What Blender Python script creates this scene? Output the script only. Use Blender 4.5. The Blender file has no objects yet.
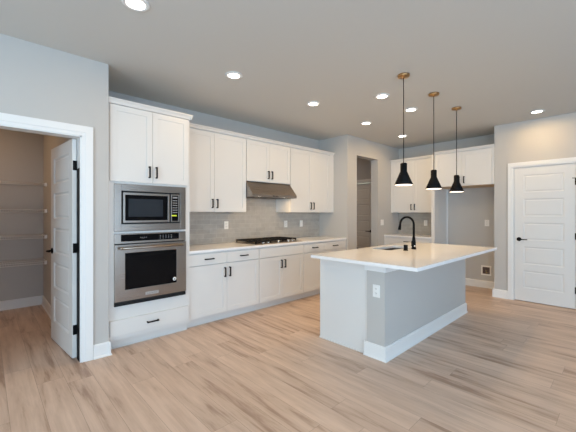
import bpy, bmesh, math, random
from mathutils import Vector, Matrix
PI = math.pi
random.seed(7)
scn = bpy.context.scene
COL = scn.collection

# ------------------------------------------------------------------ camera
cam_data = bpy.data.cameras.new('camera')
cam_data.sensor_width = 36.0
cam_data.lens = 320.7 / 576 * 36
cam_data.shift_y = -2.2 / 576
cam_data.clip_start = 0.05
cam = bpy.data.objects.new('camera', cam_data)
COL.objects.link(cam)
cam.location = (0, 0, 1.348)
cam.rotation_euler = (PI / 2, 0, math.radians(46.56 - 90))
scn.camera = cam

# ------------------------------------------------------------------ world, lights, exposure
w = bpy.data.worlds.new('world'); scn.world = w; w.use_nodes = True
bg = w.node_tree.nodes['Background']
bg.inputs[0].default_value = (0.86, 1.0, 0.85, 1)
bg.inputs[1].default_value = 1.85
scn.view_settings.view_transform = 'Standard'
scn.view_settings.look = 'None'
scn.view_settings.gamma = 1.0
scn.view_settings.exposure = 0.0
scn.cycles.use_denoising = True
scn.cycles.max_bounces = 10
scn.cycles.diffuse_bounces = 6
scn.cycles.sample_clamp_indirect = 4.0

def area(name, loc, rot, sx, sy, power, color, shape='RECTANGLE', spread=PI):
    l = bpy.data.lights.new(name, 'AREA'); l.shape = shape
    l.size = sx
    if shape == 'RECTANGLE': l.size_y = sy
    l.energy = power; l.color = color; l.spread = spread
    o = bpy.data.objects.new(name, l); COL.objects.link(o)
    o.location = loc; o.rotation_euler = rot
    return o
DAY = (0.54, 0.77, 1.0)
DAY_S = (0.40, 0.64, 1.0)
WARM = (1.0, 0.66, 0.30)
P_WEST, P_SOUTH, P_CAN, P_PEND = 93, 74, 6.2, 1.4
# daylight coming through the added window openings of the unseen west and south walls
for yy in (-2.6, 0.6):
    area('daylight_west', (-3.02, yy, 1.45), (0, -PI / 2, 0), 1.9, 2.0, P_WEST, DAY)
for xx in (-0.9, 1.75):
    area('daylight_south', (xx, -4.02, 1.3), (PI / 2, 0, 0), 2.2, 2.2, P_SOUTH, DAY_S)

# ------------------------------------------------------------------ materials
def newmat(name):
    m = bpy.data.materials.new(name); m.use_nodes = True
    return m, m.node_tree.nodes, m.node_tree.links, m.node_tree.nodes['Principled BSDF']
def mat(name, col, rough=0.5, metal=0.0, bump=0.0, bscale=200, spec=0.5, var=0.0):
    m, N, L, p = newmat(name)
    p.inputs['Base Color'].default_value = (*col, 1)
    p.inputs['Roughness'].default_value = rough
    p.inputs['Metallic'].default_value = metal
    p.inputs['Specular IOR Level'].default_value = spec
    tc = N.new('ShaderNodeTexCoord')
    nz = N.new('ShaderNodeTexNoise'); nz.inputs['Scale'].default_value = bscale
    nz.inputs['Detail'].default_value = 3
    L.new(tc.outputs['Object'], nz.inputs['Vector'])
    if bump:
        b = N.new('ShaderNodeBump'); b.inputs['Strength'].default_value = bump
        b.inputs['Distance'].default_value = 0.002
        L.new(nz.outputs['Fac'], b.inputs['Height']); L.new(b.outputs[0], p.inputs['Normal'])
    if var:
        mx = N.new('ShaderNodeMix'); mx.data_type = 'RGBA'
        L.new(nz.outputs['Fac'], mx.inputs['Factor'])
        mx.inputs['A'].default_value = (*[c * (1 - var) for c in col], 1)
        mx.inputs['B'].default_value = (*[min(1, c * (1 + var)) for c in col], 1)
        L.new(mx.outputs['Result'], p.inputs['Base Color'])
    return m
def emit(name, col, s):
    m, N, L, p = newmat(name)
    p.inputs['Base Color'].default_value = (*col, 1)
    p.inputs['Emission Color'].default_value = (*col, 1)
    p.inputs['Emission Strength'].default_value = s
    return m
M = {}
M['wall'] = mat('wall_paint', (0.525, 0.51, 0.488), 0.75, bump=0.15, bscale=350, spec=0.25)
M['ceiling'] = mat('ceiling_paint', (0.62, 0.615, 0.59), 0.85, bump=0.2, bscale=250, spec=0.2)
M['trim'] = mat('trim_paint', (0.80, 0.80, 0.79), 0.38, bump=0.03)
M['cab'] = mat('cabinet_paint', (0.72, 0.71, 0.69), 0.36, bump=0.02)
M['cabin'] = mat('cabinet_wood_inside', (0.62, 0.45, 0.28), 0.6, bump=0.05)
M['door'] = mat('door_paint', (0.74, 0.73, 0.71), 0.42, bump=0.03)
M['quartz'] = mat('quartz', (0.88, 0.87, 0.87), 0.13, bscale=60, var=0.02)
M['black'] = mat('matte_black_metal', (0.006, 0.006, 0.0065), 0.55, 0.0, bump=0.02, spec=0.12)
M['iron'] = mat('cast_iron', (0.009, 0.008, 0.008), 0.6, 0.0, bump=0.3, bscale=400, spec=0.25)
M['bglass'] = mat('black_glass', (0.004, 0.004, 0.005), 0.08, 0.0, spec=0.16)
M['wglass'] = mat('smoked_window_glass', (0.025, 0.030, 0.038), 0.12, 0.0, spec=0.3)
M['dark'] = mat('dark_recess', (0.02, 0.02, 0.02), 0.7)
M['brass'] = mat('aged_brass', (0.46, 0.28, 0.13), 0.32, 1.0)
M['sinksteel'] = mat('sink_steel', (0.20, 0.18, 0.165), 0.38, 0.9)
M['badge'] = mat('badge_metal', (0.50, 0.49, 0.48), 0.35, 0.6)
M['recess'] = mat('brown_recess', (0.10, 0.07, 0.065), 0.6)
M['plate'] = mat('white_plastic', (0.84, 0.83, 0.80), 0.35)
M['chrome'] = mat('chrome', (0.80, 0.80, 0.80), 0.15, 1.0)
M['wire'] = mat('white_coated_wire', (0.80, 0.79, 0.77), 0.4)
M['sticker'] = mat('yellow_sticker', (0.75, 0.85, 0.05), 0.5)
M['paper'] = mat('paper_sticker', (0.85, 0.85, 0.85), 0.6)
M['grey'] = mat('grey_print', (0.25, 0.25, 0.26), 0.6)
M['inner'] = mat('white_shade_lining', (0.9, 0.88, 0.83), 0.5)
M['bulb'] = emit('bulb_glow', (1.0, 0.86, 0.70), 2.2)
M['lens'] = emit('can_light_lens', (1.0, 0.93, 0.84), 9)
M['hoodlens'] = emit('hood_lens', (1.0, 0.93, 0.84), 3)
M['valve'] = mat('brass_valve', (0.45, 0.35, 0.2), 0.35, 1.0)

def steel():
    m, N, L, p = newmat('brushed_steel')
    p.inputs['Metallic'].default_value = 1.0
    p.inputs['Base Color'].default_value = (0.35, 0.30, 0.26, 1)
    tc = N.new('ShaderNodeTexCoord'); mp = N.new('ShaderNodeMapping')
    mp.inputs['Scale'].default_value = (3, 3, 500)
    nz = N.new('ShaderNodeTexNoise'); nz.inputs['Scale'].default_value = 1.0
    L.new(tc.outputs['Object'], mp.inputs[0]); L.new(mp.outputs[0], nz.inputs['Vector'])
    mr = N.new('ShaderNodeMapRange'); mr.inputs['To Min'].default_value = 0.22; mr.inputs['To Max'].default_value = 0.38
    L.new(nz.outputs['Fac'], mr.inputs['Value']); L.new(mr.outputs[0], p.inputs['Roughness'])
    return m
M['steel'] = steel()

def wood_floor():
    m, N, L, p = newmat('oak_plank_floor')
    tc = N.new('ShaderNodeTexCoord'); mp = N.new('ShaderNodeMapping')
    mp.inputs['Rotation'].default_value = (0, 0, PI / 2)
    mp.inputs['Location'].default_value = (0.37, 0.06, 0)
    L.new(tc.outputs['Object'], mp.inputs[0])
    sp0 = N.new('ShaderNodeSeparateXYZ'); L.new(mp.outputs[0], sp0.inputs[0])
    rw = N.new('ShaderNodeMath'); rw.operation = 'DIVIDE'; rw.inputs[1].default_value = 0.18; L.new(sp0.outputs['Y'], rw.inputs[0])
    fl = N.new('ShaderNodeMath'); fl.operation = 'FLOOR'; L.new(rw.outputs[0], fl.inputs[0])
    wn = N.new('ShaderNodeTexWhiteNoise'); wn.noise_dimensions = '1D'; L.new(fl.outputs[0], wn.inputs['W'])
    shf = N.new('ShaderNodeMath'); shf.operation = 'MULTIPLY_ADD'; shf.inputs[1].default_value = 1.5
    L.new(wn.outputs['Value'], shf.inputs[0]); L.new(sp0.outputs['X'], shf.inputs[2])
    cm0 = N.new('ShaderNodeCombineXYZ'); L.new(shf.outputs[0], cm0.inputs[0]); L.new(sp0.outputs['Y'], cm0.inputs[1])
    br = N.new('ShaderNodeTexBrick')
    br.offset = 0.0; br.offset_frequency = 2; br.squash = 1
    br.inputs['Scale'].default_value = 1.0
    br.inputs['Brick Width'].default_value = 1.5
    br.inputs['Row Height'].default_value = 0.18
    br.inputs['Mortar Size'].default_value = 0.0012
    br.inputs['Mortar Smooth'].default_value = 0.3
    br.inputs['Bias'].default_value = 0.0
    br.inputs['Color1'].default_value = (0, 0, 0, 1)
    br.inputs['Color2'].default_value = (1, 1, 1, 1)
    br.inputs['Mortar'].default_value = (0.5, 0.5, 0.5, 1)
    L.new(cm0.outputs[0], br.inputs['Vector'])
    # grain: noise stretched along the plank, shifted per plank
    sep = N.new('ShaderNodeSeparateXYZ'); L.new(mp.outputs[0], sep.inputs[0])
    ad = N.new('ShaderNodeMath'); ad.operation = 'MULTIPLY'; ad.inputs[1].default_value = 13.0
    L.new(br.outputs['Color'], ad.inputs[0])
    cmb = N.new('ShaderNodeCombineXYZ')
    sx = N.new('ShaderNodeMath'); sx.operation = 'MULTIPLY'; sx.inputs[1].default_value = 1.5
    sy = N.new('ShaderNodeMath'); sy.operation = 'MULTIPLY'; sy.inputs[1].default_value = 15
    L.new(sep.outputs['X'], sx.inputs[0]); L.new(sep.outputs['Y'], sy.inputs[0])
    L.new(sx.outputs[0], cmb.inputs[0]); L.new(sy.outputs[0], cmb.inputs[1]); L.new(ad.outputs[0], cmb.inputs[2])
    nz = N.new('ShaderNodeTexNoise'); nz.inputs['Scale'].default_value = 1.0
    nz.inputs['Detail'].default_value = 5; nz.inputs['Roughness'].default_value = 0.62
    nz.inputs['Distortion'].default_value = 0.35
    L.new(cmb.outputs[0], nz.inputs['Vector'])
    sy2 = N.new('ShaderNodeMath'); sy2.operation = 'MULTIPLY'; sy2.inputs[1].default_value = 110
    L.new(sep.outputs['Y'], sy2.inputs[0])
    cmb2 = N.new('ShaderNodeCombineXYZ'); L.new(sx.outputs[0], cmb2.inputs[0]); L.new(sy2.outputs[0], cmb2.inputs[1]); L.new(ad.outputs[0], cmb2.inputs[2])
    nf = N.new('ShaderNodeTexNoise'); nf.inputs['Scale'].default_value = 1.0; nf.inputs['Detail'].default_value = 3
    L.new(cmb2.outputs[0], nf.inputs['Vector'])
    rp = N.new('ShaderNodeValToRGB')
    e = rp.color_ramp.elements
    e[0].position = 0.30; e[0].color = (0.37, 0.245, 0.178, 1)
    e[1].position = 0.66; e[1].color = (0.67, 0.505, 0.40, 1)
    e2 = rp.color_ramp.elements.new(0.44); e2.color = (0.555, 0.405, 0.312, 1)
    mixv = N.new('ShaderNodeMath'); mixv.operation = 'MULTIPLY_ADD'
    # value = noise + plank tone * k
    k = N.new('ShaderNodeMath'); k.operation = 'MULTIPLY_ADD'; k.inputs[1].default_value = 0.17; k.inputs[2].default_value = -0.08
    L.new(br.outputs['Color'], k.inputs[0])
    L.new(nz.outputs['Fac'], mixv.inputs[0]); mixv.inputs[1].default_value = 1.0
    L.new(k.outputs[0], mixv.inputs[2])
    fm = N.new('ShaderNodeMath'); fm.operation = 'MULTIPLY_ADD'; fm.inputs[1].default_value = 0.12; fm.inputs[2].default_value = -0.06
    L.new(nf.outputs['Fac'], fm.inputs[0])
    tot = N.new('ShaderNodeMath'); tot.operation = 'ADD'
    L.new(mixv.outputs[0], tot.inputs[0]); L.new(fm.outputs[0], tot.inputs[1])
    L.new(tot.outputs[0], rp.inputs[0])
    mx = N.new('ShaderNodeMix'); mx.data_type = 'RGBA'
    L.new(br.outputs['Fac'], mx.inputs['Factor']); L.new(rp.outputs[0], mx.inputs['A'])
    mx.inputs['B'].default_value = (0.34, 0.24, 0.178, 1)
    L.new(mx.outputs['Result'], p.inputs['Base Color'])
    p.inputs['Roughness'].default_value = 0.42
    p.inputs['Specular IOR Level'].default_value = 0.4
    b = N.new('ShaderNodeBump'); b.inputs['Strength'].default_value = 0.25; b.inputs['Distance'].default_value = 0.001
    L.new(tot.outputs[0], b.inputs['Height']); L.new(b.outputs[0], p.inputs['Normal'])
    return m
M['floor'] = wood_floor()

def tile(rot):
    m, N, L, p = newmat('grey_subway_tile')
    tc = N.new('ShaderNodeTexCoord')
    sep = N.new('ShaderNodeSeparateXYZ'); L.new(tc.outputs['Object'], sep.inputs[0])
    cmb = N.new('ShaderNodeCombineXYZ')
    L.new(sep.outputs['Y' if rot else 'X'], cmb.inputs[0]); L.new(sep.outputs['Z'], cmb.inputs[1])
    br = N.new('ShaderNodeTexBrick'); br.offset = 0.5
    br.inputs['Scale'].default_value = 1.0
    br.inputs['Brick Width'].default_value = 0.205; br.inputs['Row Height'].default_value = 0.0665
    br.inputs['Mortar Size'].default_value = 0.0025; br.inputs['Mortar Smooth'].default_value = 0.2
    br.inputs['Color1'].default_value = (0.47, 0.445, 0.41, 1)
    br.inputs['Color2'].default_value = (0.53, 0.50, 0.46, 1)
    br.inputs['Mortar'].default_value = (0.60, 0.58, 0.54, 1)
    L.new(cmb.outputs[0], br.inputs['Vector'])
    nz = N.new('ShaderNodeTexNoise'); nz.inputs['Scale'].default_value = 14; nz.inputs['Detail'].default_value = 2
    L.new(tc.outputs['Object'], nz.inputs['Vector'])
    mx = N.new('ShaderNodeMix'); mx.data_type = 'RGBA'; mx.blend_type = 'MULTIPLY'; mx.inputs['Factor'].default_value = 0.25
    L.new(br.outputs['Color'], mx.inputs['A']); L.new(nz.outputs['Fac'], mx.inputs['B'])
    L.new(mx.outputs['Result'], p.inputs['Base Color'])
    p.inputs['Roughness'].default_value = 0.22
    b = N.new('ShaderNodeBump'); b.invert = True; b.inputs['Strength'].default_value = 0.5; b.inputs['Distance'].default_value = 0.003
    L.new(br.outputs['Fac'], b.inputs['Height']); L.new(b.outputs[0], p.inputs['Normal'])
    return m
M['tile_x'] = tile(False); M['tile_y'] = tile(True)

def pane():
    m, N, L, p = newmat('window_glass')
    out = N['Material Output']
    tr = N.new('ShaderNodeBsdfTransparent'); gl = N.new('ShaderNodeBsdfGlossy'); gl.inputs['Roughness'].default_value = 0.02
    mx = N.new('ShaderNodeMixShader'); mx.inputs[0].default_value = 0.06
    L.new(tr.outputs[0], mx.inputs[1]); L.new(gl.outputs[0], mx.inputs[2]); L.new(mx.outputs[0], out.inputs[0])
    return m
M['pane'] = pane()

# ------------------------------------------------------------------ mesh helpers
class MB:
    """collects simple shapes; build() links them as one mesh object"""
    def __init__(s): s.bm = bmesh.new()
    def box(s, x0, x1, y0, y1, z0, z1, b=0.0):
        t = bmesh.new()
        r = bmesh.ops.create_cube(t, size=1)
        for v in t.verts:
            v.co = Vector(((x0 + x1) / 2 + v.co.x * (x1 - x0), (y0 + y1) / 2 + v.co.y * (y1 - y0), (z0 + z1) / 2 + v.co.z * (z1 - z0)))
        if b: bmesh.ops.bevel(t, geom=t.edges[:], offset=b, segments=2, affect='EDGES', profile=0.7)
        s.merge(t); return s
    def merge(s, t, mtx=None):
        me = bpy.data.meshes.new('tmp'); t.to_mesh(me); t.free()
        if mtx: me.transform(mtx)
        s.bm.from_mesh(me); bpy.data.meshes.remove(me)
    def prism(s, pts, a0, a1, axis='x'):
        """pts: (p,q) outline, extruded along axis. axis x: (y,z); y: (x,z); z: (x,y)"""
        t = bmesh.new()
        def mk(a, p, q):
            return (a, p, q) if axis == 'x' else ((p, a, q) if axis == 'y' else (p, q, a))
        A = [t.verts.new(mk(a0, p, q)) for p, q in pts]
        B = [t.verts.new(mk(a1, p, q)) for p, q in pts]
        n = len(pts)
        t.faces.new(A); t.faces.new(B[::-1])
        for i in range(n): t.faces.new((A[i], B[i], B[(i + 1) % n], A[(i + 1) % n]))
        bmesh.ops.recalc_face_normals(t, faces=t.faces[:])
        s.merge(t); return s
    def lathe(s, prof, c=(0, 0, 0), axis='z', n=28):
        """prof: (radius, height) list"""
        t = bmesh.new(); rings = []
        for r, h in prof:
            ring = []
            if r < 1e-6: ring = [t.verts.new((0, 0, h))]
            else:
                for i in range(n):
                    a = 2 * PI * i / n; ring.append(t.verts.new((r * math.cos(a), r * math.sin(a), h)))
            rings.append(ring)
        for A, B in zip(rings, rings[1:]):
            for i in range(n):
                j = (i + 1) % n
                if len(A) == 1 and len(B) == 1: break
                if len(A) == 1: t.faces.new((A[0], B[i], B[j]))
                elif len(B) == 1: t.faces.new((A[i], B[0], A[j]))
                else: t.faces.new((A[i], B[i], B[j], A[j]))
        bmesh.ops.recalc_face_normals(t, faces=t.faces[:])
        for f in t.faces: f.smooth = True
        m = Matrix.Translation(Vector(c))
        if axis == 'x': m = m @ Matrix.Rotation(PI / 2, 4, 'Y')
        if axis == '-y': m = m @ Matrix.Rotation(PI / 2, 4, 'X')
        s.merge(t, m); return s
    def tube(s, path, r, n=10, cap=True):
        path = [Vector(p) for p in path]; R = r if isinstance(r, (list, tuple)) else [r] * len(path)
        t = bmesh.new(); rings = []
        up = None
        for i, p in enumerate(path):
            d = (path[min(i + 1, len(path) - 1)] - path[max(i - 1, 0)]).normalized()
            if up is None:
                up = Vector((0, 0, 1)) if abs(d.z) < 0.9 else Vector((1, 0, 0))
            u = (up - d * up.dot(d)).normalized(); up = u; v = d.cross(u)
            rings.append([t.verts.new(p + R[i] * (u * math.cos(2 * PI * k / n) + v * math.sin(2 * PI * k / n))) for k in range(n)])
        for A, B in zip(rings, rings[1:]):
            for i in range(n): t.faces.new((A[i], B[i], B[(i + 1) % n], A[(i + 1) % n]))
        if cap: t.faces.new(rings[0][::-1]); t.faces.new(rings[-1])
        bmesh.ops.recalc_face_normals(t, faces=t.faces[:])
        for f in t.faces: f.smooth = len(f.verts) == 4
        s.merge(t); return s
    def quad(s, *pts):
        s.bm.faces.new([s.bm.verts.new(p) for p in pts]); return s
    def panel_front(s, x0, x1, z0, z1, yf, rail, dep, slope, zr=None):
        """recessed flat panel on a front facing -y (open ring + panel), outer edge at yf"""
        zr = zr or rail
        def ring(o, oz, y): return [s.bm.verts.new(p) for p in ((x0 + o, y, z0 + oz), (x1 - o, y, z0 + oz), (x1 - o, y, z1 - oz), (x0 + o, y, z1 - oz))]
        A, B, Cc = ring(0, 0, yf), ring(rail, zr, yf), ring(rail + slope, zr + slope, yf + dep)
        for P, Q in ((A, B), (B, Cc)):
            for i in range(4): s.bm.faces.new((P[i], P[(i + 1) % 4], Q[(i + 1) % 4], Q[i]))
        s.bm.faces.new(Cc)
        return s
    def build(s, name, m, parent=None, loc=None, smooth=False):
        me = bpy.data.meshes.new(name)
        bmesh.ops.remove_doubles(s.bm, verts=s.bm.verts[:], dist=1e-6)
        s.bm.to_mesh(me); s.bm.free()
        me.materials.append(m)
        o = bpy.data.objects.new(name, me); COL.objects.link(o)
        if loc: o.location = loc
        if parent: o.parent = parent
        return o

def tag(o, label, cat, group=None):
    o['label'] = label; o['category'] = cat
    if group: o['group'] = group
    return o
def thing(name, label, cat, loc, rz=0, group=None):
    o = bpy.data.objects.new(name, None); COL.objects.link(o)
    o.empty_display_size = 0.1
    o.location = loc; o.rotation_euler = (0, 0, rz)
    return tag(o, label, cat, group)
def struct(o, label=None):
    o['kind'] = 'structure'
    if label: o['label'] = label
    return o
def dup(root, loc, rz=None, label=None):
    r = root.copy(); COL.objects.link(r); r.location = loc
    if rz is not None: r.rotation_euler = (0, 0, rz)
    if label: r['label'] = label
    for ch in list(root.children):
        c = ch.copy(); COL.objects.link(c); c.parent = r
        for g in list(ch.children):
            d = g.copy(); COL.objects.link(d); d.parent = c
    return r

# ------------------------------------------------------------------ room shell
H = 2.775
XW, YS = -3.0, -4.0          # west and south inner faces
XR, XF = 6.023, 6.632
struct(MB().box(-3.15, 6.9, -4.15, 6.3, -0.12, 0).build('floor', M['floor']), 'light oak plank floor')
struct(MB().box(-3.15, 6.9, -4.15, 6.3, H, H + 0.12).build('ceiling', M['ceiling']), 'flat painted ceiling')
# pantry wall with its door opening, and the solid partition beside the oven alcove
b = MB()
b.box(XW, -0.17, 3.405, 3.52, 0, H); b.box(-0.17, 0.641, 3.405, 3.52, 2.06, H); b.box(0.641, 0.862, 3.405, 3.52, 0, H)
struct(b.build('wall_pantry_front', M['wall']))
struct(MB().box(0.641, 0.862, 3.52, 6.0, 0, H).build('wall_pantry_side', M['wall']))
struct(MB().box(-1.62, 0.641, 6.0, 6.12, 0, H).build('wall_pantry_back', M['wall']))
struct(MB().box(-1.74, -1.62, 3.52, 6.12, 0, H).build('wall_pantry_far', M['wall']))
struct(MB().box(0.862, 4.74, 4.124, 4.24, 0, H).build('wall_cabinets', M['wall']))
# stub beside the cabinets, then the wall with the hall opening
b = MB()
b.box(4.74, 5.028, 3.45, 4.24, 0, H); b.box(5.028, 5.765, 3.45, 3.61, 2.44, H); b.box(5.765, XF, 3.45, 3.61, 0, H)
struct(b.build('wall_hall_front', M['wall']))
struct(MB().box(XF, 6.75, 1.36, 3.61, 0, H).build('wall_refrigerator', M['wall']))
b = MB()
b.box(XR, 6.14, -4.0, 0.488, 0, H); b.box(XR, 6.14, 0.488, 1.217, 2.065, H); b.box(XR, 6.14, 1.217, 1.48, 0, H)
b.box(6.14, XF, 1.36, 1.48, 0, H)
struct(b.build('wall_right', M['wall']))
struct(MB().box(6.14, 6.75, -4.0, 1.36, 0, H).build('wall_closet', M['wall']))
# hall beyond the opening
b = MB()
b.box(6.3, 6.42, 3.61, 3.90, 0, H); b.box(6.3, 6.42, 3.90, 4.68, 2.055, H); b.box(6.3, 6.42, 4.68, 6.0, 0, H)
struct(b.build('wall_hall_right', M['wall']))
struct(MB().box(4.915, 5.035, 4.24, 6.0, 0, H).build('wall_hall_left', M['wall']))
struct(MB().box(4.915, 6.42, 6.0, 6.12, 0, H).build('wall_hall_back', M['wall']))
# unseen west and south walls, two windows each, added to carry the daylight
b = MB()
def wall_with_holes(b, along, holes, a0, a1, c0, c1):
    """along 'y' or 'x'; holes: (lo, hi, z0, z1)"""
    def bx(l, h, z0, z1):
        if h > l:
            if along == 'y': b.box(c0, c1, l, h, z0, z1)
            else: b.box(l, h, c0, c1, z0, z1)
    cur = a0
    for lo, hi, z0, z1 in holes:
        bx(cur, lo, 0, H); bx(lo, hi, 0, z0) if z0 > 0 else None; bx(lo, hi, z1, H); cur = hi
    bx(cur, a1, 0, H)
WW = [(-3.6, -1.6, 0.5, 2.4), (-0.4, 1.6, 0.5, 2.4)]
WS = [(-2.0, 0.2, 0.2, 2.4), (0.65, 2.85, 0.2, 2.4)]
wall_with_holes(b, 'y', WW, -4.15, 3.52, XW - 0.15, XW)
struct(b.build('wall_west', M['wall']))
b = MB(); wall_with_holes(b, 'x', WS, XW, XR + 0.12, YS - 0.15, YS)
struct(b.build('wall_south', M['wall']))
n = 0
for lo, hi, z0, z1 in WW:
    n += 1; f = MB(); x = XW - 0.06
    for a, c in ((lo, lo + .05), (hi - .05, hi), ((lo + hi) / 2 - .03, (lo + hi) / 2 + .03)): f.box(x - .03, x + .03, a, c, z0, z1)
    for a, c in ((z0, z0 + .05), (z1 - .05, z1)): f.box(x - .03, x + .03, lo, hi, a, c)
    o = struct(f.build('window_%d' % n, M['trim'])); MB().box(x - .004, x + .004, lo + .05, hi - .05, z0 + .05, z1 - .05).build('pane', M['pane'], o)
for lo, hi, z0, z1 in WS:
    n += 1; f = MB(); y = YS - 0.06
    for a, c in ((lo, lo + .05), (hi - .05, hi), ((lo + hi) / 2 - .03, (lo + hi) / 2 + .03)): f.box(a, c, y - .03, y + .03, z0, z1)
    for a, c in ((z0, z0 + .05), (z1 - .05, z1)): f.box(lo, hi, y - .03, y + .03, a, c)
    o = struct(f.build('window_%d' % n, M['trim'])); MB().box(lo + .05, hi - .05, y - .004, y + .004, z0 + .05, z1 - .05).build('pane', M['pane'], o)

# baseboards (profile: board with eased top and a shoe at the floor)
BH = 0.13
def prof(s, back):   # s=+1: thickness grows towards +axis from 'back'
    t = [(0, 0), (0.026, 0), (0.026, 0.010), (0.015, 0.020), (0.015, BH - 0.012), (0.009, BH), (0, BH)]
    return [(back + s * p, z) for p, z in t]
def base_x(b, x0, x1, y, s): b.prism(prof(s, y), x0, x1, 'x')
def base_y(b, y0, y1, x, s): b.prism(prof(s, x), y0, y1, 'y')
b = MB(); base_x(b, 0.733, 0.862, 3.405, -1); base_y(b, 3.379, 3.455, 0.862, 1)
struct(b.build('baseboard_oven_alcove', M['trim']))
b = MB(); base_x(b, XW, -0.265, 3.405, -1); struct(b.build('baseboard_front', M['trim']))
b = MB(); base_x(b, -1.62, 0.641, 6.0, -1); struct(b.build('baseboard_pantry_back', M['trim']))
b = MB(); base_y(b, 3.60, 5.974, 0.641, -1); struct(b.build('baseboard_pantry_side', M['trim']))
b = MB(); base_y(b, 1.294, 1.506, XR, -1); base_x(b, 6.0, 6.10, 1.48, 1); struct(b.build('baseboard_right', M['trim']))
b = MB(); base_y(b, -4.0, 0.408, XR, -1); struct(b.build('baseboard_right_far', M['trim']))
b = MB(); base_y(b, 1.48, 2.43, XF, -1); struct(b.build('baseboard_refrigerator', M['trim']))
b = MB(); base_x(b, 5.765, 6.0, 3.45, -1); base_x(b, 4.74, 5.028, 3.45, -1); struct(b.build('baseboard_hall', M['trim']))
b = MB(); base_y(b, -4.0, 3.38, XW, 1); struct(b.build('baseboard_west', M['trim']))
b = MB(); base_x(b, XW + .03, XR - .03, YS, 1); struct(b.build('baseboard_south', M['trim']))

# casings: stepped profile boards round each door, jambs lining the openings
def casing_y(b, xo0, xo1, zt, y, s, wd=0.09):
    """flat casing on a wall facing -y/+y around opening xo0..xo1"""
    for (a, c) in ((xo0 - wd, xo0), (xo1, xo1 + wd)):
        inner = c if a < xo0 - wd / 2 else a; sg = -1 if inner == c else 1
        b.box(a, c, min(y, y + s * .012), max(y, y + s * .012), 0, zt + wd)
        b.box(*sorted((inner + sg * .03, inner + sg * wd)), *sorted((y, y + s * .019)), 0, zt + wd, .002)
    b.box(xo0 - wd, xo1 + wd, *sorted((y, y + s * .0125)), zt, zt + wd)
    b.box(xo0 - wd, xo1 + wd, *sorted((y, y + s * .0195)), zt + .03, zt + wd + .0005, .002)
b = MB(); casing_y(b, -0.17, 0.641, 2.055, 3.405, -1); casing_y(b, -0.17, 0.635, 2.055, 3.52, 1, 0.004)
for x0, x1 in ((-0.172, -0.155), (0.629, 0.643)): b.box(x0, x1, 3.40, 3.525, 0, 2.06)
b.box(-0.17, 0.641, 3.40, 3.525, 2.045, 2.062)
struct(b.build('trim_1', M['trim']), 'white casing round the pantry doorway')
MB().box(.6262, .6291, 3.418, 3.523, .0, 1.765).build('jamb_strip', M['black'], bpy.data.objects['trim_1'])['label'] = 'black strip along the jamb'  # plain black strip over the jamb's side face, floor to top hinge
def casing_x(b, y0, y1, zt, x, s, wd=0.076):
    for (a, c, inner, sg) in ((y0 - wd, y0, y0, -1), (y1, y1 + wd, y1, 1)):
        b.box(*sorted((x, x + s * .012)), a, c, 0, zt + wd)
        b.box(*sorted((x, x + s * .019)), *sorted((inner + sg * .025, inner + sg * wd)), 0, zt + wd, .002)
    b.box(*sorted((x, x + s * .0125)), y0 - wd, y1 + wd, zt, zt + wd)
    b.box(*sorted((x, x + s * .0195)), y0 - wd, y1 + wd, zt + .025, zt + wd + .0005, .002)
b = MB(); casing_x(b, 0.484, 1.216, 2.066, XR, -1)
b.box(XR, 6.14, 1.213, 1.219, 0, 2.066); b.box(XR, 6.14, 0.486, 0.492, 0, 2.066); b.box(XR, 6.14, .486, 1.219, 2.062, 2.068)
struct(b.build('trim_2', M['trim']), 'white casing round the closed door')
b = MB(); casing_x(b, 3.905, 4.675, 2.055, 6.3, -1); struct(b.build('trim_3', M['trim']), 'white casing round the hall door')

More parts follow.
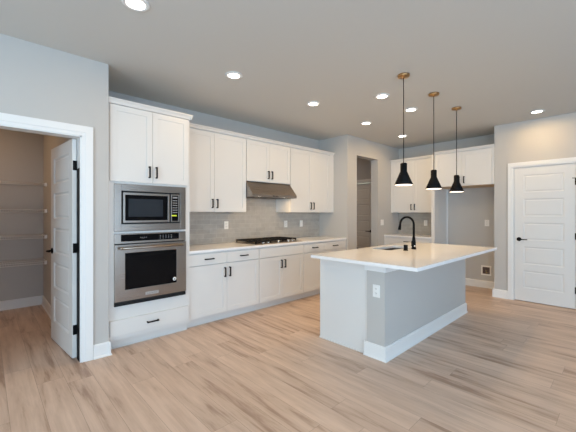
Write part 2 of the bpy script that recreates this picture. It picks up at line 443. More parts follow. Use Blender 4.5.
# panelled doors: local x along the width from the hinge, y thickness 0..t, z up
def door_leaf(n_, W, HT, t, loc, rz, label, lever_dir=-1, hinge_side=-1, both=True, pin=False, ky=None, md=.0125):
    ky = -0.005 if ky is None else ky; ks = -1 if ky < 0 else 1
    root = MB()
    root.box(0, W, 0.014, t - 0.014, 0, HT)
    st = 0.118; rails = [0.20, 0.095, 0.095, 0.095, 0.095, 0.115]
    ph = (HT - sum(rails)) / 5
    for yf, yb in ((0, 0.014), (t, t - 0.014)):
        y0, y1 = sorted((yf, yb))
        root.box(0, st, y0, y1, 0, HT); root.box(W - st, W, y0, y1, 0, HT)
        z = 0
        for i in range(6):
            root.box(st, W - st, y0, y1, z, z + rails[i])
            z += rails[i]
            if i < 5:
                # sloped moulding ring and raised field inside the opening
                sg = 1 if yb > yf else -1
                x0, x1, z0, z1 = st, W - st, z, z + ph
                def ring(o, y): return [root.bm.verts.new(p) for p in ((x0 + o, y, z0 + o), (x1 - o, y, z0 + o), (x1 - o, y, z1 - o), (x0 + o, y, z1 - o))]
                R_ = [ring(0.0, yf + sg * .0005), ring(0.014, yf + sg * md), ring(0.022, yf + sg * md), ring(0.034, yf + sg * md * .4)]
                for P, Q in zip(R_, R_[1:]):
                    for k in range(4): root.bm.faces.new((P[k], P[(k + 1) % 4], Q[(k + 1) % 4], Q[k]))
                root.bm.faces.new(R_[-1]); z += ph
    bmesh.ops.recalc_face_normals(root.bm, faces=root.bm.faces[:])
    o = root.build('door_%d' % n_, M['door']); o.location = loc; o.rotation_euler = (0, 0, rz)
    struct(o, label)
    for s in ((0, t) if both else (0,)):
        sg = -1 if s == 0 else 1
        h = MB()
        h.lathe([(0.0, 0), (0.031, 0), (0.031, 0.006), (0.026, 0.011), (0.011, 0.013), (0.010, 0.045), (0, 0.045)], (0, 0, 0), '-y')
        h.tube([(0, -0.045, 0), (-0.02, -0.052, 0), (-0.06, -0.053, 0), (-0.112, -0.050, 0)], [0.010, 0.010, 0.008, 0.007])
        hh = h.build('lever_handle', M['black'], o, (W - 0.062, s, 0.945))
        if sg > 0: hh.scale = (1, -1, 1)
        hh['label'] = 'matte black lever handle'
    for z in (0.26, 1.02, 1.79):
        h = MB()
        h.box(-0.003, 0.0, 0.0, t - 0.004, z - 0.045, z + 0.045)
        h.tube([(-0.004, ky, z - 0.046), (-0.004, ky, z + 0.046)], 0.0065)
        h.box(-0.010, 0.006, *sorted((ky - ks * .0035, ky - ks * .006)), z - 0.045, z + 0.045)
        if pin and z > 1.7:
            h.tube([(-0.004, ky, z + 0.046), (-0.004, ky, z + 0.056)], 0.006); h.tube([(-0.055, ky + ks * .03, z + 0.05), (-0.004, ky + ks * .004, z + 0.05), (0.03, ky + ks * .03, z + 0.05)], 0.0045); h.tube([(-0.055, ky + ks * .03, z + 0.05), (-0.062, ky + ks * .018, z + 0.05)], 0.008)
        h.build('hinge', M['black'], o)['label'] = 'matte black hinge'
    return o
# pantry door: swung in; its pivot sits at the back of the jamb
d = door_leaf(1, 0.76, 2.035, 0.034, (0.626, 3.534, 0.008), math.radians(95.1), 'white five-panel door swung open into the pantry')
# right closed door: hinge at small y, width runs towards +y, its face to -x
d = door_leaf(2, 0.716, 2.05, 0.034, (XR + 0.036, 0.494, 0.010), PI / 2, 'white five-panel closed door with black lever', pin=True, ky=0.039, md=.0065)
d = door_leaf(3, 0.77, 2.035, 0.034, (6.334, 4.673, 0.010), -PI / 2 , 'white five-panel door down the hall')
for c in d.children:
    pass

# ------------------------------------------------------------------ cabinets
# local frame of every cabinet: x along the front, y = 0 at the carcass front, y = D at the wall, z up; root at left-front-bottom
def pull(parent, x, z, vertical, yf=-0.021, L=0.12):
    b = MB(); r = 0.0068
    if vertical:
        b.box(-r, r, -0.034, -0.021, -L / 2, L / 2, .002)
        for s in (-1, 1): b.box(-r, r, -0.024, 0.0, s * (L / 2 - .006) - .006, s * (L / 2 - .006) + .006, .0015)
    else:
        b.box(-L / 2, L / 2, -0.034, -0.021, -r, r, .002)
        for s in (-1, 1): b.box(s * (L / 2 - .006) - .006, s * (L / 2 - .006) + .006, -0.024, 0.0, -r, r, .0015)
    o = b.build('handle', M['black'], parent, (x, yf, z)); o['label'] = 'matte black bar pull'
    return o
def front(parent, name, x0, x1, z0, z1, shaker=True, hx=None, hz=None, vert=True, y0=0.0, rail=0.057):
    b = MB(); t = 0.020
    g = 0.0016
    x0 += g; x1 -= g; z0 += g; z1 -= g
    b.box(x0, x1, y0 - t + 0.007, y0 - 0.0005, z0, z1)
    if shaker:
        yf = y0 - t
        b.box(x0, x0 + rail, yf, y0 - .009, z0, z1); b.box(x1 - rail, x1, yf, y0 - .009, z0, z1)
        b.box(x0 + rail, x1 - rail, yf, y0 - .009, z0, z0 + rail); b.box(x0 + rail, x1 - rail, yf, y0 - .009, z1 - rail, z1)
    else:
        b.box(x0, x1, y0 - t, y0 - .009, z0, z1, .0015)
    o = b.build(name, M['cab'], parent)
    if hx is not None: pull(o, hx, hz, vert, y0 - t)
    return o
def crown(root, W, D, z, left=False, right=False, hgt=0.05, out=0.026):
    """small crown along the front (and right return) on top of a cabinet"""
    b = MB()
    P = [(0.0, 0), (-.021, 0), (-.026, .012), (-.030, .022), (-.021 - out * .8, hgt - .012), (-.021 - out, hgt - .010), (-.021 - out, hgt), (0.0, hgt)]
    b.prism([(p, z + q) for p, q in P], 0, W, 'x')
    if right:
        Q = [(W, 0), (W + .004, 0), (W + .008, .012), (W + .012, .022), (W + out * .8, hgt - .012), (W + out, hgt - .010), (W + out, hgt), (W, hgt)]
        b.prism([(p, z + q) for p, q in Q], -0.021 - out, min(D, .255), 'y')
    b.build('crown_moulding', M['cab'], root)

RUN = 'white shaker cabinets along the kitchen wall'
# tall oven cabinet
YT = 3.46
t = thing('oven_cabinet', 'tall white cabinet housing the microwave and wall oven', 'cabinet', (0.866, YT, 0))
W_, D_ = 0.849, 0.662
b = MB()
b.box(0, .058, 0, D_, .10, 2.43); b.box(W_ - .052, W_, 0, D_, .10, 2.43)
b.box(.058, W_ - .052, 0, D_, 1.648, 2.43); b.box(.058, W_ - .052, 0, .03, 1.150, 1.170); b.box(.058, W_ - .052, 0, D_, .10, .432)
b.box(.058, W_ - .052, D_ - .02, D_, .432, 1.648)
b.build('cabinet_body', M['cab'], t)
b = MB().box(0, W_, 0.075, D_, 0, .10); b.box(0, W_, .062, .076, 0, .012); b.build('toe_kick', M['cab'], t)
front(t, 'door', .018, .424, 1.668, 2.420, hx=.424 - .036, hz=1.782)
front(t, 'door', .424, .828, 1.668, 2.420, hx=.424 + .036, hz=1.782)
front(t, 'drawer', .018, .828, .142, .300, shaker=False, hx=.423, hz=.221, vert=False)
crown(t, W_, D_, 2.425, right=True)

# built-in microwave in its steel surround (local: x from trim left)
t = thing('microwave', 'built-in stainless microwave with dark window above the oven', 'microwave', (0.912, YT, 1.172))
def sheet_frame(b, x0, x1, z0, z1, ix0, ix1, iz0, iz1, y0, y1):
    b.box(x0, ix0, y0, y1, z0, z1, .002); b.box(ix1, x1, y0, y1, z0, z1, .002)
    b.box(ix0, ix1, y0, y1, iz1, z1, .002); b.box(ix0, ix1, y0, y1, z0, iz0, .002)
b = MB(); sheet_frame(b, .011, .745, .001, .473, .074, .684, .072, .406, -.022, -.001)
b.build('trim_frame', M['steel'], t)
MB().box(.014, .735, .0, .40, .010, .46).build('microwave_body', M['dark'], t)
b = MB(); sheet_frame(b, .087, .556, .087, .389, .106, .537, .108, .366, -.034, -.003)
dr = b.build('microwave_door', M['steel'], t)
MB().box(.104, .539, -.026, -.004, .106, .368).build('door_glass', M['bglass'], dr)
MB().box(.138, .486, -.0275, -.0255, .146, .328).build('window_mesh', M['wglass'], dr)['label'] = 'grey-blue see-through window'
b = MB(); sheet_frame(b, .572, .669, .087, .389, .582, .656, .098, .374, -.034, -.003)
cp = b.build('control_panel', M['steel'], t)
MB().box(.580, .658, -.028, -.004, .096, .376).build('keypad_glass', M['bglass'], cp)
b = MB()
b.box(.592, .646, -.0290, -.0278, .345, .362)
for i in range(6):
    for j in range(3): b.box(.591 + j * .0195, .605 + j * .0195, -.0287, -.0278, .315 - i * .026, .326 - i * .026)
b.build('buttons', M['grey'], cp)
MB().box(.577, .634, -.0352, -.0345 + .006, .149, .163).build('sticker', M['sticker'], cp)['label'] = 'bright yellow strip sticker'

# wall oven
t = thing('built_in_oven', 'stainless single wall oven with black glass door below the microwave', 'oven', (0.912, YT, 0.434))
# heights relative to 0.434: bottom vent 0..0.05, door 0.05..0.612, control panel 0.617..0.712
MB().box(.014, .735, .0, .58, .004, .708).build('oven_body', M['dark'], t)
b = MB(); sheet_frame(b, .011, .745, .616, .714, .070, .668, .637, .705, -.022, -.001)
cp = b.build('control_panel', M['steel'], t)
MB().box(.068, .670, -.018, -.003, .635, .707).build('display_glass', M['bglass'], cp)
b = MB()
for i in range(4): b.box(.255 + i * .018, .265 + i * .018, -.0188, -.0178, .668, .674)
for i in range(3): b.box(.268 + .010 * i, .272 + .010 * i, -.0188, -.0178, .655, .659)
b.build('key_marks', M['grey'], cp); b = MB()
for i in range(5):
    for j in range(3): b.box(.455 + i * .030, .467 + i * .030, -.0188, -.0178, .650 + j * .015, .655 + j * .015)
b.build('key_marks', M['grey'], cp)
b = MB(); sheet_frame(b, .011, .745, .046, .606, .104, .634, .156, .522, -.034, -.002)
dr = b.build('oven_door', M['steel'], t)
MB().box(.102, .636, -.0325, -.004, .154, .524).build('door_glass', M['bglass'], dr)
b = MB(); b.tube([(.055, -.085, .574), (.690, -.085, .574)], .0125, 14)
for x in (.075, .670): b.tube([(x, -.034, .574), (x, -.085, .574)], .009)
for x in (.055, .690): b.lathe([(0, -.008), (.015, -.008), (.015, .008), (0, .008)], (x, -.085, .574), 'x')
b.build('door_handle', M['steel'], dr)
bd = MB().box(.300, .435, -.0365, -.033, .074, .104, .001).build('badge', M['badge'], dr); bd['label'] = 'small silver-white name badge'
def text(body, size, m, parent, loc, rot=(PI / 2, 0, 0), depth=.0004):
    cu = bpy.data.curves.new('lettering', 'FONT'); cu.body = body; cu.size = size; cu.extrude = depth
    cu.align_x = 'CENTER'; cu.align_y = 'CENTER'
    tmp = bpy.data.objects.new('tmp', cu); COL.objects.link(tmp)
    dg = bpy.context.evaluated_depsgraph_get(); me = bpy.data.meshes.new_from_object(tmp.evaluated_get(dg))
    bpy.data.objects.remove(tmp); bpy.data.curves.remove(cu)
    me.materials.clear(); me.materials.append(m)
    me.transform(Matrix.Translation(Vector(loc)) @ Matrix.Rotation(rot[2], 4, 'Z') @ Matrix.Rotation(rot[0], 4, 'X'))
    o = bpy.data.objects.new('lettering', me); COL.objects.link(o); o.parent = parent
    return o
text('KitchenAid', .023, M['grey'], bd, (.3675, -.0369, .089))
st = MB(); st.lathe([(0, 0), (.020, 0), (.020, .0012), (0, .0012)], (.612, -.0325, .198), '-y')
st = st.build('sticker', M['paper'], dr); st['label'] = 'round white sticker'
b = MB(); b.prism([(.603, .186), (.621, .190), (.614, .210), (.607, .200)], -.0345, -.0336, 'y'); b.build('printed_mark', M['grey'], st)
b = MB(); b.box(.011, .745, -.018, -.001, 0.0, .046)
vt = b.build('vent_grille', M['dark'], t)
b = MB()
for z in (.004, .022): b.box(.014, .742, -.030, -.016, z, z + .007)
b.build('vent_louvre', M['iron'], vt)

# upper cabinets on the kitchen wall
YU = 3.783
def upper(name, label, x0, x1, z0, z1, doors, loc=None, rz=0, D=0.335, grp=None, zc=2.435, hz=0.112, cr=True, hside=None, left_fill=0.0, right_fill=0.0):
    Wd = x1 - x0
    t = thing(name, label, 'cabinet', loc or (x0, YU, z0), rz, grp)
    hh = z1 - z0
    b = MB(); b.box(.0008, Wd - .0008, 0, D, 0.0, hh); b.build('cabinet_body', M['cab'], t)
    xs = doors
    for i, (a, c) in enumerate(xs):
        hx = c - .036 if i % 2 == 0 else a + .036
        front(t, 'door', a, c, .004, hh - .014, hx=hx, hz=hz)
    if left_fill: MB().box(0.001, left_fill, -.018, 0, 0, hh).build('filler_strip', M['cab'], t)
    if right_fill: MB().box(Wd - right_fill, Wd - .001, -.018, 0, 0, hh).build('filler_strip', M['cab'], t)
    if cr: crown(t, Wd, D, hh, hgt=.046)
    return t
ZU = 1.372; ZT = 2.436
upper('upper_cabinet', 'white two-door upper cabinet between oven tower and range hood', 1.717, 2.738, ZU, ZT, [(.006, .502), (.502, 1.018)])
upper('upper_cabinet', 'short white two-door upper cabinet directly above the range hood', 2.738, 3.620, 1.826, ZT, [(.003, .441), (.441, .879)])
upper('upper_cabinet', 'white two-door upper cabinet right of the range hood in the corner', 3.620, 4.738, ZU, ZT, [(.003, .511), (.511, 1.002)], right_fill=.112)

# base cabinets on the kitchen wall
YB = 3.505
def base(label, x0, x1, drawers, doors, false_front=False, loc=None, rz=0, D=0.617, fill=0.0, name='base_cabinet'):
    Wd = x1 - x0
    t = thing(name, label, 'cabinet', loc or (x0, YB, 0), rz)
    b = MB(); b.box(.0008, Wd - .0008, 0, D, .10, .883); b.build('cabinet_body', M['cab'], t)
    b = MB(); b.box(.0008, Wd - .0008, .075, D, 0, .10); b.box(.0008, Wd - .0008, .062, .076, 0, .012); b.build('toe_kick', M['cab'], t)
    for a, c in drawers:
        front(t, 'drawer', a, c, .732, .868, shaker=False, hx=None if false_front else (a + c) / 2, hz=.801, vert=False)
    for i, (a, c) in enumerate(doors):
        front(t, 'door', a, c, .112, .726, hx=(c - .036 if i % 2 == 0 else a + .036), hz=.616)
    if fill: MB().box(Wd - fill, Wd - .001, -.018, 0, .10, .883).build('filler_strip', M['cab'], t)
    return t
base('white base cabinet beside the oven tower, two drawers over two doors', 1.717, 2.752, [(.008, .518), (.518, 1.033)], [(.008, .518), (.518, 1.033)])
base('white base cabinet under the gas cooktop, plain top panel over two doors', 2.752, 3.635, [(.002, .881)], [(.002, .4415), (.4415, .881)], True)
base('white base cabinet in the corner right of the cooktop, two drawers over two doors', 3.635, 4.738, [(.002, .521), (.521, 1.055)], [(.002, .521), (.521, 1.055)], fill=.045)
ct = MB().box(1.717, 4.739, 3.474, 4.115, .884, .914, .003).build('countertop', M['quartz'])
tag(ct, 'pale quartz worktop running along the wall under the upper cabinets', 'countertop')
b = MB(); b.box(1.717, 4.739, 4.116, 4.124, .914, 1.371); b.box(2.739, 3.619, 4.116, 4.124, 1.371, 1.825)
struct(b.build('wall_backsplash', M['tile_x']), 'grey subway tile backsplash on the kitchen wall')

# range hood
t = thing('range_hood', 'stainless under-cabinet range hood above the cooktop', 'range hood', (2.741, 4.115, 1.594))
b = MB()   # local: x 0..0.876, y from wall (0) to front (-0.50)
P = [(0, .022), (-.497, .022), (-.497, .038), (-.335, .229), (0, .229)]
b.prism(P, 0, .876, 'x')
b.build('hood_shell', M['steel'], t)
b = MB(); b.box(0, .876, -.499, -.480, 0, .036, .002); b.box(0, .016, -.480, 0, 0, .022); b.box(.860, .876, -.480, 0, 0, .022); b.box(.016, .860, -.03, 0, 0, .022)
b.build('lower_lip', M['steel'], t)
b = MB()
for i in range(2):
    x0 = .09 + i * .36; b.box(x0, x0 + .335, -.38, -.05, .014, .0215)
    for k in range(12): b.box(x0 + .008 + k * .027, x0 + .020 + k * .027, -.37, -.06, .006, .014)
b.build('grease_filter', M['steel'], t)
for x in (.19, .69):
    b = MB(); b.lathe([(0, .0), (.032, .0), (.032, .016), (0, .016)], (x, -.432, .004)); b.build('hood_lamp', M['hoodlens'], t)
for x in (.19, .69): area('hood_light', (2.741 + x, 4.115 - .432, 1.595), (0, 0, 0), .05, 0, 1.6, WARM, 'DISK')
b = MB()
for k in range(4): b.lathe([(0, 0), (.008, 0), (.008, .006), (0, .006)], (.38 + k * .03, -.499, .018), '-y')
b.build('push_button', M['black'], t)

# gas cooktop
t = thing('gas_cooktop', 'gas cooktop with black cast-iron grates and steel knobs', 'cooktop', (2.742, 3.535, .914))
MB().box(0, .905, 0, .525, .0005, .010, .003).build('cooktop_tray', M['steel'], t)
for x, y, r in ((.16, .38, .045), (.16, .16, .038), (.4525, .30, .058), (.745, .38, .038), (.745, .18, .045)):
    b = MB(); b.lathe([(0, .010), (r, .010), (r, .018), (r * .8, .024), (r * .8, .030), (0, .031)], (x, y, 0)); b.build('burner', M['iron'], t)
for k in range(3):
    x0 = .012 + k * .294; x1 = x0 + .290; b = MB(); zt = .050; fy = .085 if k == 1 else .02
    ya, yb = (.105, .510)
    if k != 1: ya = .03 if k == 0 else .105
    if k == 0: ya = .03
    for x in (x0 + .006, x1 - .006): b.box(x - .006, x + .006, ya, yb, zt - .020, zt, .002)
    for y in (ya + .006, yb - .006, (ya + yb) / 2): b.box(x0, x1, y - .006, y + .006, zt - .020, zt, .002)
    for i in range(1, 4): b.box(x0 + i * .0725 - .005, x0 + i * .0725 + .005, ya, yb, zt - .010, zt + .001, .002)
    for q in (.25, .75): b.box(x0, x1, ya + (yb - ya) * q - .005, ya + (yb - ya) * q + .005, zt - .010, zt + .001, .002)
    for x in (x0 + .008, x1 - .008):
        for y in (ya + .008, yb - .008): b.box(x - .007, x + .007, y - .007, y + .007, .010, zt - .006)
    b.build('grate', M['iron'], t)
for x in (.165, .255, .4525, .655, .742):
    b = MB(); b.lathe([(0, .010), (.021, .010), (.019, .016), (.017, .038), (.015, .040), (0, .040)], (x, .048, 0)); b.box(x - .003, x + .003, .030, .066, .036, .043)
    b.build('knob', M['chrome'], t)

# wall plates: local frame faces -y
def plate(name, label, loc, rz, kind='outlet', gangs=1, grp=None):
    t = thing(name, label, 'outlet' if kind == 'outlet' else 'light switch', loc, rz, grp)
    w_ = .072 + .046 * (gangs - 1)
    MB().box(-w_ / 2, w_ / 2, -.006, 0, -.058, .058, .002).build('cover_plate', M['plate'], t)
    for g in range(gangs):
        x = (g - (gangs - 1) / 2) * .046
        if kind == 'outlet':
            for z in (-.021, .021):
                b = MB(); b.box(x - .0165, x + .0165, -.0078, -.0055, z - .014, z + .014, .003)
                s = b.build('socket', M['plate'], t)
                MB().box(x - .008, x - .0055, -.0085, -.0076, z - .002, z + .007).box(x + .0055, x + .008, -.0085, -.0076, z - .002, z + .007).box(x - .002, x + .002, -.0085, -.0076, z - .009, z - .005).build('slots', M['dark'], s)
        else:
            MB().box(x - .0165, x + .0165, -.010, -.0055, -.033, .033, .002).build('rocker', M['plate'], t)
    return t
plate('power_outlet', 'white outlet on the tiles left of the cooktop', (2.625, 4.116, 1.178), 0)
plate('power_outlet', 'white outlet on the tiles just right of the cooktop', (3.841, 4.116, 1.170), 0)
plate('light_switch', 'white switch on the tiles nearest the corner', (4.231, 4.116, 1.170), 0, 'switch')
plate('light_switch', 'white double switch on the wall between hall opening and cabinets', (5.925, 3.45, 1.171), 0, 'switch', 2)
plate('power_outlet', 'white outlet on the brown tiles behind the faucet', (XF - .008, 2.855, 1.158), -PI / 2)
plate('power_outlet', 'white outlet high on the wall of the empty refrigerator space', (XF, 1.745, 1.181), -PI / 2)
# ice-maker water box
t = thing('water_supply_box', 'recessed white water box low in the refrigerator space', 'water box', (XF, 1.757, .317), -PI / 2)
b = MB(); b.box(-.080, -.058, -.010, 0, -.088, .088, .002); b.box(.058, .080, -.010, 0, -.088, .088, .002); b.box(-.06, .06, -.010, 0, .062, .088, .002); b.box(-.06, .06, -.010, 0, -.088, -.062, .002)
b.build('frame', M['plate'], t)
MB().box(-.06, .06, -.003, -.0005, -.064, .064).build('back_panel', M['recess'], t)['label'] = 'dark recessed back'
b = MB(); b.tube([(0, -.006, -.055), (0, -.008, .0)], .008); b.lathe([(0, 0), (.014, 0), (.014, .01), (0, .01)], (0, -.008, .0)); b.tube([(-.0, -.010, -.03), (.035, -.012, -.045)], .006)
b.build('valve', M['valve'], t)

# ------------------------------------------------------------------ refrigerator wall (local frames turned so fronts face -x)
RZ = -PI / 2
x_up = 6.297
t = upper('upper_cabinet', 'white two-door upper cabinet left of the refrigerator space', 0, .954, ZU, ZT, [(.032, .490), (.490, .950)], loc=(x_up, 3.449, ZU), rz=RZ, D=.334)
MB().box(.001, .032, -.018, 0, 0, ZT - ZU).build('filler_strip', M['cab'], t)
x_fr = 6.045
t = upper('upper_cabinet', 'deep white upper cabinet above the empty refrigerator space', 0, .948, 1.836, ZT, [(.003, .462), (.462, .915)], loc=(x_fr, 2.430, 1.836), rz=RZ, D=.586, hz=.10, right_fill=.030)
MB().box(.003, .945, .002, .582, -.006, .0).build('bottom_panel', M['cabin'], t)['label'] = 'bare wood underside'
t = thing('refrigerator_panel', 'tall white side panel between counter and refrigerator space', 'panel', (x_fr - .02, 2.494, 0), RZ)
MB().box(0, .060, 0, .606, 0, 2.436).build('panel_board', M['cab'], t)
MB().box(.060, .078, .580, .606, .13, 1.828).build('back_cleat', M['trim'], t)
t_ = base('white base cabinet beneath the short counter left of refrigerator space', 0, .954, [(.032, .950)], [(.032, .490), (.490, .950)], loc=(x_fr - .015, 3.449, 0), rz=RZ, D=.600)
MB().box(.001, .032, -.018, 0, .10, .883).build('filler_strip', M['cab'], t_)
ct = MB().box(6.000, 6.623, 2.495, 3.449, .884, .914, .003).build('countertop', M['quartz'])
tag(ct, 'short pale worktop between hall wall and refrigerator panel', 'countertop')
struct(MB().box(XF - .008, XF, 2.495, 3.449, .914, 1.371).build('wall_backsplash_side', M['tile_y']), 'grey-brown tile backsplash behind the faucet')

# ------------------------------------------------------------------ island
t = thing('kitchen_island', 'kitchen island with white end panel and grey-blue half wall', 'island', (2.66, 1.52, 0))
lx = lambda x: x - 2.66
ly = lambda y: y - 1.52
b = MB(); b.box(lx(2.70), lx(3.40), ly(1.712), ly(2.27), .10, .883); b.box(lx(4.17), lx(4.765), ly(1.712), ly(2.27), .10, .883)
b.box(lx(3.40), lx(4.17), ly(1.712), ly(2.27), .10, .64); b.box(lx(3.40), lx(4.17), ly(1.712), ly(1.74), .64, .883); b.box(lx(3.40), lx(4.17), ly(2.262), ly(2.27), .64, .883)
b.build('cabinet_body', M['cab'], t)
MB().box(lx(2.70), lx(4.765), ly(1.712), ly(2.195), 0, .10).build('toe_kick', M['cab'], t)
b = MB(); b.box(lx(2.672), lx(2.699), ly(1.712), ly(2.31), 0, .884); b.box(lx(2.660), lx(2.673), ly(1.735), ly(2.31), 0, .014); b.build('end_panel', M['cab'], t)
kw = MB().box(0, lx(4.79), 0, .190, 0, .884).build('half_wall', M['wall'], t)
b = MB()   # baseboard round the half wall: end and long side
KX = lx(4.79)
for oo, zz in ((.015, BH - .012), (.009, BH), (.026, .010), (.020, .016)):
    b.box(-oo, 0, -oo, .215, 0, zz); b.box(0, KX + oo, -oo, 0, 0, zz); b.box(KX, KX + oo, 0, .19, 0, zz)
b.build('baseboard', M['trim'], t)
b = MB(); b.box(-.018, -.0005, -.018, .205, .812, .8835); b.box(-.0005, lx(4.80), -.018, -.0005, .812, .8835); b.build('cap_trim', M['trim'], t)
for i in range(4):   # fronts facing the cooking wall, rotated half a turn
    pass
fr = MB()
for i in range(4):
    a = lx(2.72) + i * .515; c = a + .512
    fr = MB(); fr.box(a, c, ly(2.27) + .0005, ly(2.27) + .012, .112, .868)
    for q in ((a, a + .057, .112, .868), (c - .057, c, .112, .868), (a, c, .112, .169), (a, c, .811, .868)): fr.box(q[0], q[1], ly(2.27) + .011, ly(2.27) + .020, q[2], q[3])
    fo = fr.build('door', M['cab'], t)
    hx = c - .036 if i % 2 == 0 else a + .036
    MB().box(hx - .0055, hx + .0055, ly(2.27) + .042, ly(2.27) + .052, .60, .715, .002).box(hx - .005, hx + .005, ly(2.27) + .018, ly(2.27) + .044, .602, .612).box(hx - .005, hx + .005, ly(2.27) + .018, ly(2.27) + .044, .703, .713).build('handle', M['black'], fo)
plate('power_outlet', 'white outlet on the end of the island half wall', (2.66, 1.607, .627), -PI / 2)

# island worktop with a cut-out for the sink
SX0, SX1, SY0, SY1 = 3.50, 4.10, 1.925, 2.195
def rrect(x0, x1, y0, y1, r, n=5):
    pts = []
    for cx, cy, a0 in ((x1 - r, y1 - r, 0), (x0 + r, y1 - r, PI / 2), (x0 + r, y0 + r, PI), (x1 - r, y0 + r, 1.5 * PI)):
        for k in range(n + 1):
            a = a0 + PI / 2 * k / n; pts.append((cx + r * math.cos(a), cy + r * math.sin(a)))
    return pts
bm = bmesh.new()
outer = [(4.80, 2.30), (2.52, 2.30), (2.50, 1.15), (4.80, 1.15)]
outer = [(4.80, 2.30), (2.51, 2.30), (2.51, 1.15), (4.80, 1.15)]
inner = rrect(SX0, SX1, SY0, SY1, .05)
ni = len(inner)
for z, flip in ((.914, False), (.884, True)):
    O_ = [bm.verts.new((x, y, z)) for x, y in outer]; I_ = [bm.verts.new((x, y, z)) for x, y in inner]
    q = ni // 4
    for k in range(4):
        seg = I_[k * q:(k + 1) * q] ; nxt = I_[((k + 1) * q) % ni]
        f = [O_[k]] + seg[::-1]
        bm.faces.new(f if len(f) > 2 else f)
        bm.faces.new([O_[k], seg[-1], nxt, O_[(k + 1) % 4]])
    if flip: OB, IB = O_, I_
    else: OT, IT = O_, I_
for A, B in ((OT, OB), (IT, IB)):
    m_ = len(A)
    for k in range(m_): bm.faces.new((A[k], A[(k + 1) % m_], B[(k + 1) % m_], B[k]))
bmesh.ops.recalc_face_normals(bm, faces=bm.faces[:])
me = bpy.data.meshes.new('island_countertop'); bm.to_mesh(me); bm.free(); me.materials.append(M['quartz'])
ct = bpy.data.objects.new('island_countertop', me); COL.objects.link(ct)
tag(ct, 'large pale quartz worktop overhanging the island', 'countertop')
# undermount sink
t = thing('kitchen_sink', 'undermount stainless sink set in the island worktop', 'sink', (0, 0, 0))
t.location = ((SX0 + SX1) / 2, (SY0 + SY1) / 2, .68)
bm = bmesh.new(); cx, cy = t.location.x, t.location.y
rings = []
for ins, z in ((-.015, .203), (.003, .203), (.006, .03), (.03, .004), (.10, .0)):
    rings.append([bm.verts.new((x - cx, y - cy, z)) for x, y in rrect(SX0 + ins, SX1 - ins, SY0 + ins, SY1 - ins, .05 if ins < .05 else .02)])
for A, B in zip(rings, rings[1:]):
    for k in range(len(A)): bm.faces.new((A[k], A[(k + 1) % len(A)], B[(k + 1) % len(A)], B[k]))
bm.faces.new(rings[-1])
bmesh.ops.recalc_face_normals(bm, faces=bm.faces[:])
me = bpy.data.meshes.new('basin'); bm.to_mesh(me); bm.free(); me.materials.append(M['sinksteel'])
o = bpy.data.objects.new('basin', me); COL.objects.link(o); o.parent = t
b = MB(); b.lathe([(0, .0), (.045, .0), (.045, .004), (.03, .005), (0, .002)], (0, .05, .002)); b.build('drain', M['chrome'], t)
# faucet
t = thing('kitchen_faucet', 'black gooseneck pull-down faucet standing on the island', 'faucet', (3.835, 1.800, .914))
b = MB(); b.lathe([(0, 0), (.028, 0), (.028, .012), (.024, .022), (.0225, .10), (.018, .135), (.014, .16), (0, .16)]); b.build('base', M['black'], t)
pts = [(0, 0, .15), (0, 0, .30)]
for k in range(13):
    a = PI * k / 12; pts.append((0, .088 - .088 * math.cos(a), .305 + .088 * math.sin(a)))
b = MB(); b.tube(pts, .0135, 12); b.build('spout', M['black'], t)
b = MB(); b.tube([(0, .176, .308), (0, .179, .285), (0, .187, .232)], [.0125, .016, .0195], 12); b.build('spray_head', M['black'], t)
b = MB(); b.tube([(-.018, 0, .045), (-.040, 0, .048)], .014, 12); b.tube([(-.045, .0, .052), (-.055, .0, .10)], [.009, .006], 10); hd = b.build('handle', M['black'], t)
b = MB(); b.lathe([(.0235, .035), (.0243, .036), (.0243, .046), (.0235, .047)]); b.build('ring', M['chrome'], t)
# air switch / soap cap
t = thing('air_gap_cap', 'short black cylindrical cap beside the faucet', 'sink cap', (3.615, 1.795, .914))
b = MB(); b.lathe([(0, 0), (.024, 0), (.024, .062), (.022, .067), (0, .067)]); b.build('cap', M['black'], t)
b = MB(); b.lathe([(0, 0), (.028, 0), (.028, .004), (0, .004)]); b.build('flange', M['black'], t)

# ------------------------------------------------------------------ pendants
def pendant(loc, label):
    t = thing('pendant_lamp', label, 'pendant light', loc, 0, 'black cone pendants over the island')
    b = MB(); b.lathe([(0, 0), (.060, 0), (.060, -.012), (.056, -.022), (.012, -.026), (.012, -.034), (0, -.034)]); b.build('canopy', M['brass'], t)['label'] = 'aged brass ceiling canopy'
    b = MB(); b.tube([(0, 0, -.03), (0, 0, -.915)], .0042, 8); b.build('rod', M['black'], t)
    b = MB()
    b.lathe([(0, -.905), (.024, -.905), (.033, -.912), (.033, -.990), (.036, -.998), (.092, -1.128), (.0905, -1.130), (.0345, -1.000), (.030, -.985), (0, -.985)])
    sh = b.build('shade', M['black'], t)
    b = MB(); b.lathe([(0, -1.002), (.033, -1.0025), (.0885, -1.1285), (.0875, -1.1285), (.031, -1.006), (0, -1.006)]); b.build('shade_lining', M['inner'], sh)
    b = MB(); b.lathe([(0, -1.124), (.084, -1.124), (.087, -1.1285), (.080, -1.134), (0, -1.136)]); b.build('diffuser', M['bulb'], t)['label'] = 'glowing white diffuser'
    return t
PX = (3.129, 3.878, 4.619); PY = 1.576
p0 = pendant((PX[0], PY, H), 'black cone pendant nearest the camera, largest of the three')
dup(p0, (PX[1], PY, H), label='black cone pendant in the middle of the three')
dup(p0, (PX[2], PY, H), label='black cone pendant nearest the right wall, smallest of the three')
for x in PX:
    l = bpy.data.lights.new('pendant_light', 'SPOT'); l.energy = P_PEND * 6; l.color = WARM; l.spot_size = 1.75; l.spot_blend = .4; l.shadow_soft_size = .035
    o = bpy.data.objects.new('pendant_light', l); COL.objects.link(o); o.location = (x, PY, H - 1.142)

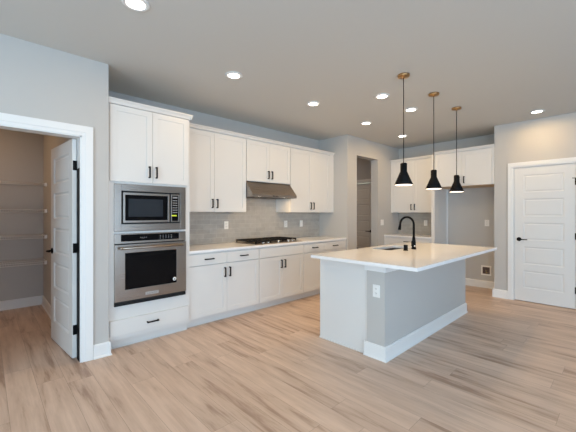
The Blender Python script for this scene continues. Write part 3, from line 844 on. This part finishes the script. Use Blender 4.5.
# ------------------------------------------------------------------ recessed ceiling lights
def can(loc, label):
    t = thing('recessed_light', label, 'ceiling light', loc, 0, 'recessed ceiling lights')
    b = MB(); b.lathe([(.088, 0), (.090, -.003), (.082, -.008), (.062, -.010), (.060, -.004), (.060, 0)]); b.build('trim_ring', M['trim'], t)
    b = MB(); b.lathe([(0, -.006), (.0615, -.006), (.0615, -.001), (0, -.001)]); b.build('lens', M['lens'], t)
    return t
CANS = [((.745, 2.285), 'recessed light cut by the top edge, nearest the pantry'),
        ((1.865, 2.780), 'recessed light above the floor in front of the oven tower'),
        ((3.092, 2.790), 'recessed light on the ceiling in front of the range hood'),
        ((4.356, 2.815), 'recessed light on the ceiling near the corner by the hall opening'),
        ((5.560, 2.825), 'recessed light behind the front pendant rod, farthest of all'),
        ((3.498, 2.036), 'recessed light just left of the front pendant rod'),
        ((4.239, 2.030), 'recessed light between the front and middle pendant rods'),
        ((5.593, .860), 'recessed light above the closed white door')]
area('pantry_light', (-.45, 5.15, H - .02), (0, 0, 0), .16, 0, 9.5, (1.0, .62, .34), 'DISK')  # unseen bare lamp without a fixture, added to match the pantry's warm light
area('hall_light', (5.65, 4.9, H - .02), (0, 0, 0), .16, 0, 3.0, (1.0, .66, .42), 'DISK')  # likewise unseen and bare, added for the warm tone in the hall
c0 = None
for (x, y), lab in CANS:
    c0 = can((x, y, H), lab) if c0 is None else dup(c0, (x, y, H), label=lab) and c0
    area('can_light', (x, y, H - .014), (0, 0, 0), .11, 0, P_CAN, WARM, 'DISK')

# ------------------------------------------------------------------ pantry wire shelves
def wire_shelf(z, label):
    t = thing('wire_shelf', label, 'shelf', (-.49, 6.0, z), 0, 'white wire shelves in the pantry')
    L0, L1 = -1.12, 1.128; DP = .41
    b = MB()
    for y in (-.012, -DP * .5, -DP): b.tube([(L0, y, 0), (L1, y, 0)], .0035, 6)
    b.tube([(L0, -DP - .002, -.030), (L1, -DP - .002, -.030)], .0035, 6)
    k = 0; x = L0 + .01
    while x < L1:
        b.tube([(x, -.012, .004), (x, -DP, .004), (x, -DP - .002, -.030)], .0022, 4, False); x += .0254
    b.build('wire_deck', M['wire'], t)
    for s in (L0, L1):
        o = -.001 if s > 0 else -.028
        MB().box(s + o - .0 if s < 0 else s - .028, s if s > 0 else s + .028, -DP - .016, -DP + .020, -.040, .012, .003).build('end_bracket', M['plate'], t)
    b = MB()
    for xs in (-.6, .2): b.tube([(xs, -DP + .01, -.01), (xs, -.004, -.28)], .004, 6)
    b.build('support_strut', M['wire'], t)
    return t
s0 = wire_shelf(1.772, 'highest of the four white wire shelves in the pantry')
for z, lab in ((1.402, 'second white wire shelf from the top in the pantry'), (1.042, 'third white wire shelf from the top in the pantry'), (.682, 'lowest of the four white wire shelves in the pantry')):
    dup(s0, (-.49, 6.0, z), label=lab)
